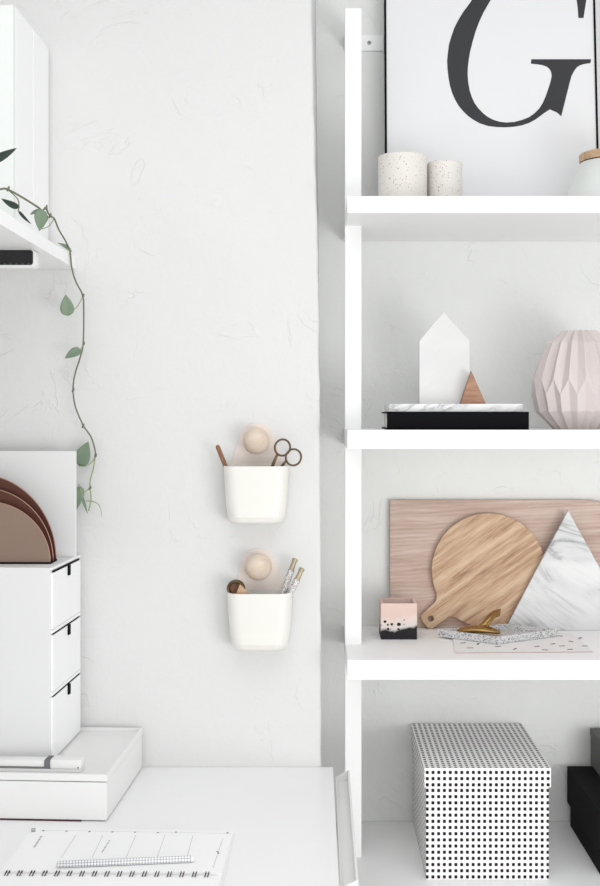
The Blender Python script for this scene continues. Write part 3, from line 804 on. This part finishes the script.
# ------------------------------------------------------------------ wall cups
def cup_ring(w, d, z, yback, n=10, r=.028):
    r = min(r, d*.9, w*.9)
    pts = [(-w, yback), (-w, yback-d+r)]
    pts += [(-w+r-r*math.cos(PI/2*i/n), yback-d+r-r*math.sin(PI/2*i/n)) for i in range(1, n+1)]
    pts += [(w-r+r*math.sin(PI/2*i/n), yback-d+r-r*math.cos(PI/2*i/n)) for i in range(n+1)]
    pts += [(w, yback)]
    return [Vector((x, y, z)) for x, y in pts]
def wall_cup(px, rim, bot, label, peg_px, peg_y):
    Yf_ = 2.222; Z1 = PZ(rim, Yf_); H = (bot-rim)/F*Yf_; W = 33.0/F*Yf_; x = PX(px, Yf_)
    z0 = Z1-H
    t = thing('wall_pocket', label, 'wall organizer', (x, YB, z0), group='white pockets hung on the wall pegs')
    D = .070
    prof = [(.74, 0, .80), (.80, .006, .86), (.845, .022, .9), (.90, .10, .94), (.95, .35, .97), (.975, .65, .99), (1.0, 1.0, 1.0)]
    b = bmesh.new(); rings = []
    yb = -.004
    for s, tt, dd_ in [(.70, .0, .76)]+[(.80, .012, .84), (.845, .05, .89), (.875, .11, .925), (.92, .28, .955), (.955, .5, .975), (.985, .8, .992), (1, 1, 1)]:
        rings.append([b.verts.new(v) for v in cup_ring(W*s, D*dd_, H*tt, yb)])
    for s, tt in ((1, .999), (.985, .8), (.955, .5), (.875, .12)):
        rings.append([b.verts.new(v) for v in cup_ring(W*s-.0028, D-.0056, H*tt, yb-.0028, r=.025)])
    for A, B in zip(rings, rings[1:]):
        for i in range(len(A)): b.faces.new((A[i], A[(i+1) % len(A)], B[(i+1) % len(A)], B[i]))
    b.faces.new(rings[0][::-1]); b.faces.new(rings[-1])
    obj('cup', b, M['ceramic'], t, world=False, smooth=True, ang=50)
    # tapering back plate with a round top, and the wooden peg the pocket hangs on
    pzc = PZ(peg_y, 2.29)-z0; pxc = PX(peg_px, 2.29)-x; rt = 17.6/F*2.29
    zc_ = pzc+.001
    out = [(-W*.86, H*.6), (W*.86, H*.6), (W*.83, H+.003)]+arc(pxc, zc_, rt, 18, 162, 18)+[(-W*.83, H+.003)]
    hole = arc(pxc, pzc, .006, 0, 350, 18)
    b = plate([out, hole], .003, .0006); b.transform(Matrix.Translation((0, -.0035, 0)))
    obj('back_plate', b, M['plate_cream'], t, world=False)
    g = thing('wooden_peg', 'pale turned wooden ball peg above the %s wall pocket' % label.split()[0], 'wall peg', (PX(peg_px, 2.265), YB, PZ(peg_y, 2.265)), group='wooden ball pegs')
    R_ = 13.4/F*2.262
    b = bmesh.new(); bmesh.ops.create_uvsphere(b, u_segments=40, v_segments=24, radius=R_)
    b.transform(Matrix.Translation((0, -.036, 0)) @ Matrix.Diagonal((1, .92, 1, 1)))
    obj('knob', b, M['ball'], g, world=False, smooth=True)
    b = lathe([(0, 0), (.0052, 0), (.0052, .016), (0, .016)], 20); b.transform(Matrix.Rotation(PI/2, 4, 'X'))
    obj('dowel', b, M['ball'], g, world=False, smooth=True, ang=40)
    return t
wall_cup(255.3, 466.5, 525, 'upper white wall pocket holding scissors and a brown pencil', 256.5, 441)
wall_cup(259, 594.5, 653, 'lower white wall pocket holding two patterned pens and a tape roll', 258.5, 567)

# contents, upper
Yc = 2.262
a, c = P(217, 445, Yc), P(241, 505, Yc)
t = thing('pencil', 'brown wooden stick leaning out of the upper wall pocket', 'pencil', c)
pts = [a+(c-a)*u for u in (0, .02, .05, .3, .75, .98, 1)]
obj('shaft', tube(pts, [.0022, .0040, .0047, .0047, .0047, .0045, .002], 10), M['stick'], t, smooth=True, ang=50)
sc = thing('scissors', 'bronze scissors with two ring handles sticking out of the upper wall pocket', 'scissors', P(262, 505, Yc))
def ringpts(px, py, rx, rz, rot, Y, n=32):
    o_ = []
    for i in range(n):
        a_ = 2*PI*i/n; x = rx*math.cos(a_); y = rz*math.sin(a_)
        o_.append(P(px+x*math.cos(rot)-y*math.sin(rot), py+x*math.sin(rot)+y*math.cos(rot), Y))
    return o_
for (px, py, blade, Y) in ((282.5, 447.5, [(277.5, 454), (272, 467), (266, 482), (259, 502)], 2.262), (293.5, 457.3, [(286, 461), (279, 470), (270, 482), (262, 502)], 2.256)):
    h_ = obj('handle_ring', tube(ringpts(px, py, 7.6, 8.2, .3, Y), .0021, 8, closed=True), M['bronze'], sc, smooth=True)
    pts = smooth_path([P(q[0], q[1], Y) for q in blade], 4)
    obj('blade', tube(pts, [.0022+.0014*math.sin(PI*i/(len(pts)-1)) for i in range(len(pts))], 8, flat=.0014, up=Vector((1, 0, 0))), M['bronze'], sc, smooth=True)
pts = [P(276, 462, 2.2585)+Vector((0, dy, 0)) for dy in (0,)]
# contents, lower: a tape roll and two pens
tp = thing('tape_roll', 'small dark bronze tape roll peeking over the lower wall pocket', 'tape', P(236, 590, 2.255))
b = tube(ringpts(236, 588.5, 7.6, 7.2, 0, 2.255, 40), .0036, 10, closed=True, flat=.008, up=Vector((1, 0, .2)))
obj('ring', b, M['bronze'], tp, smooth=True)
q = P(236, 588.5, 2.262)
b = lathe([(0, 0), (.0125, 0), (.0125, .004), (0, .004)], 30); b.transform(Matrix.Translation(q) @ Matrix.Rotation(PI/2, 4, 'X'))
obj('core', b, M['stick'], tp, smooth=True, ang=40)
b = plate([[(PX(240, 2.243), PZ(584, 2.243)), (PX(253, 2.243), PZ(597, 2.243)), (PX(250, 2.243), PZ(606, 2.243)), (PX(231, 2.243), PZ(604, 2.243)), (PX(229, 2.243), PZ(596, 2.243)), (PX(236.5, 2.243), PZ(593, 2.243))]], .0012)
b.transform(Matrix.Translation((0, 2.2415, 0)))
obj('loose_end', b, M['cork'], tp)
for i, (x0_, y0_, x1_, y1_, Y, lbl) in enumerate(((295.3, 558.5, 272, 626, 2.268, 'taller black and white patterned pen with pale gold cap in the lower pocket'), (302.3, 568, 276, 626, 2.252, 'shorter black and white patterned pen leaning furthest right in the lower pocket'))):
    a, c = P(x0_, y0_, Y), P(x1_, y1_, Y); d = (c-a)
    pn = thing('patterned_pen', lbl, 'pen', c, group='patterned pens in the lower pocket')
    L_ = d.length; d.normalize()
    obj('barrel', tube([a+d*.024, a+d*.025, a+d*(L_*.6), a+d*(L_-.002), c], [.004, .0066, .0066, .0062, .003], 14, uv=True), M['weave'], pn, smooth=True, ang=50)
    obj('cap', tube([a, a+d*.001, a+d*.006, a+d*.0065, a+d*.023, a+d*.0245], [.004, .0060, .0060, .0050, .0054, .0062], 14), M['pen_cap'], pn, smooth=True, ang=50)

# ------------------------------------------------------------------ planner on the desk
nz = DZ; nt_ = .006
def D(px, py, z): # point of the desk plane (height z) seen at a pixel
    Y = (ZC-z)*F/(py-CY); return Vector((PX(px, Y), Y, z))
npx = thing('spiral_planner', 'open white spiral planner lying on the desk', 'planner', (-.33, 1.76, nz))
zt_n = nz+nt_
tl, trr, sr, sl = D(33, 827.5, zt_n), D(233.5, 831, zt_n), D(221.5, 873, zt_n), D(1, 871, zt_n)
def quad_slab(pts, z0, z1): return prism([(p.x, p.y) for p in pts], z0, z1)
obj('back_cover', quad_slab([sl+Vector((-.002, -.2, 0)), sr+Vector((.006, -.2, 0)), trr+Vector((.003, .002, 0)), tl+Vector((-.002, .003, 0))], nz, nz+.0012), M['plastic'], npx)
pg = obj('upper_page', quad_slab([sl, sr, trr, tl], nz+.0012, zt_n), M['page'], npx)
lowq = [sl+Vector((0, -.2, 0)), sr+Vector((.001, -.2, 0)), sr+Vector((.0, -.009, 0)), sl+Vector((0, -.009, 0))]
obj('lower_page', quad_slab(lowq, nz+.0012, zt_n-.0005), M['page'], npx)
for i in range(17):
    c = D(7.5+12.44*i, 872.8+i*.09, zt_n)
    b = bmesh.new()
    for s in (-.0022, .0022):
        pts = [Vector((c.x+s+.002*math.sin(a_), c.y-.0035+.0065*math.cos(a_), zt_n-.001+.0055*math.sin(a_))) for a_ in [PI*j_/8 for j_ in range(9)]]
        tube(pts, .0009, 6, bm=b)
    obj('ring', b, M['wire'], npx, smooth=True)
def mark(nm, x0_, y0_, x1_, y1_, w_):
    """printed line between two pixels on the page"""
    a, c = D(x0_, y0_, zt_n), D(x1_, y1_, zt_n); d = (c-a); s = Vector((-d.y, d.x, 0)).normalized()*w_/2
    vs = [a-s, c-s, c+s, a+s]; obj(nm, prism([(v.x, v.y) for v in vs], zt_n, zt_n+.0002), M['line' if nm == 'ruled_line' else 'print_grey'], pg)
for xt, xb in ((76, 61), (103, 92), (136, 126), (165, 157), (193, 187)): mark('ruled_line', xt, 835, xb, 858, .0007)
mark('ruled_line', 40, 830.2, 232, 833.5, .0006); mark('ruled_line', 223, 838, 213, 868, .0007)
for px, py in ((43.3, 830.8), (66.5, 831.2), (89.5, 831.6), (112.5, 832), (135, 832.2), (158, 832.6), (176, 832.2), (227.5, 832.8)): mark('printed_mark', px-1, py, px+1, py, .004)
for q in range(4):
    mark('printed_mark', 31+q*.0, 831.8-q*1.4, 35.5, 831.5-q*1.4, .0035) if q < 3 else None
for q in range(8): mark('printed_mark', 40.5-q*.95, 836.2+q*1.5, 41.8-q*.95, 836.6+q*1.5, .003)
for q in range(9): mark('printed_mark', 109-q*.9, 840.5+q*1.4, 109.8-q*.9, 841+q*1.4, .0022)
mark('printed_mark', 217, 851, 219, 854, .002)
# grid patterned pen on the planner
a, c = D(57, 864.5, zt_n+.0055), D(194.5, 858.8, zt_n+.0055)
a.z = c.z = zt_n+.0056
gp = thing('grid_pen', 'white pen with a fine grey grid pattern lying on the planner', 'pen', (a+c)/2)
d = (c-a); L_ = d.length; d.normalize()
obj('barrel', tube([a, a+d*.001, a+d*(L_-.006), a+d*(L_-.0055)], [.004, .0052, .0052, .004], 16, uv=True), M['grid'], gp, smooth=True, ang=50)
obj('end_cap', tube([a+d*(L_-.0055), a+d*(L_-.001), c], [.0048, .0046, .003], 16), M['plastic'], gp, smooth=True, ang=50)

# ------------------------------------------------------------------ light
W = bpy.data.worlds.new('world'); bpy.context.scene.world = W; W.use_nodes = True
W.node_tree.nodes['Background'].inputs[0].default_value = (.975, .988, 1, 1)
W.node_tree.nodes['Background'].inputs[1].default_value = .71
def area(name, loc, tgt, sx, sy, power, col=(1, 1, 1)):
    L = bpy.data.lights.new(name, 'AREA'); L.shape = 'RECTANGLE'; L.size = sx; L.size_y = sy; L.energy = power; L.color = col
    o = bpy.data.objects.new(name, L); C.objects.link(o); o.location = loc
    o.rotation_euler = (Vector(tgt)-Vector(loc)).to_track_quat('-Z', 'Y').to_euler(); return o
area('window_light', (1.5, .1, .75), (0, 2.4, 1.45), 1.0, .9, 17)
area('front_fill', (.8, -.9, 1.25), (.2, 2.5, 1.45), 1.7, 1.4, 18)  # added soft fill from the front, brightens the alcove
area('overhead_fill', (-.1, .6, 2.7), (-.1, 1.0, 0), 2.2, 1.6, 17)  # added fill from above, lifts the desk top; no real lamp

cam = bpy.data.cameras.new('camera'); co = bpy.data.objects.new('camera', cam); C.objects.link(co)
co.location = (0, 0, ZC); co.rotation_euler = (PI/2, 0, 0)
cam.sensor_fit = 'HORIZONTAL'; cam.sensor_width = 36; cam.lens = 36*F/600
# principal point at (320, 415) of a 600x886 frame
cam.shift_x = -(CX-300)/600; cam.shift_y = (CY-443)/600
sc_ = bpy.context.scene; sc_.camera = co
sc_.view_settings.view_transform = 'Standard'; sc_.view_settings.look = 'None'
sc_.view_settings.exposure = 0; sc_.view_settings.gamma = 1; sc_.view_settings.use_curve_mapping = False
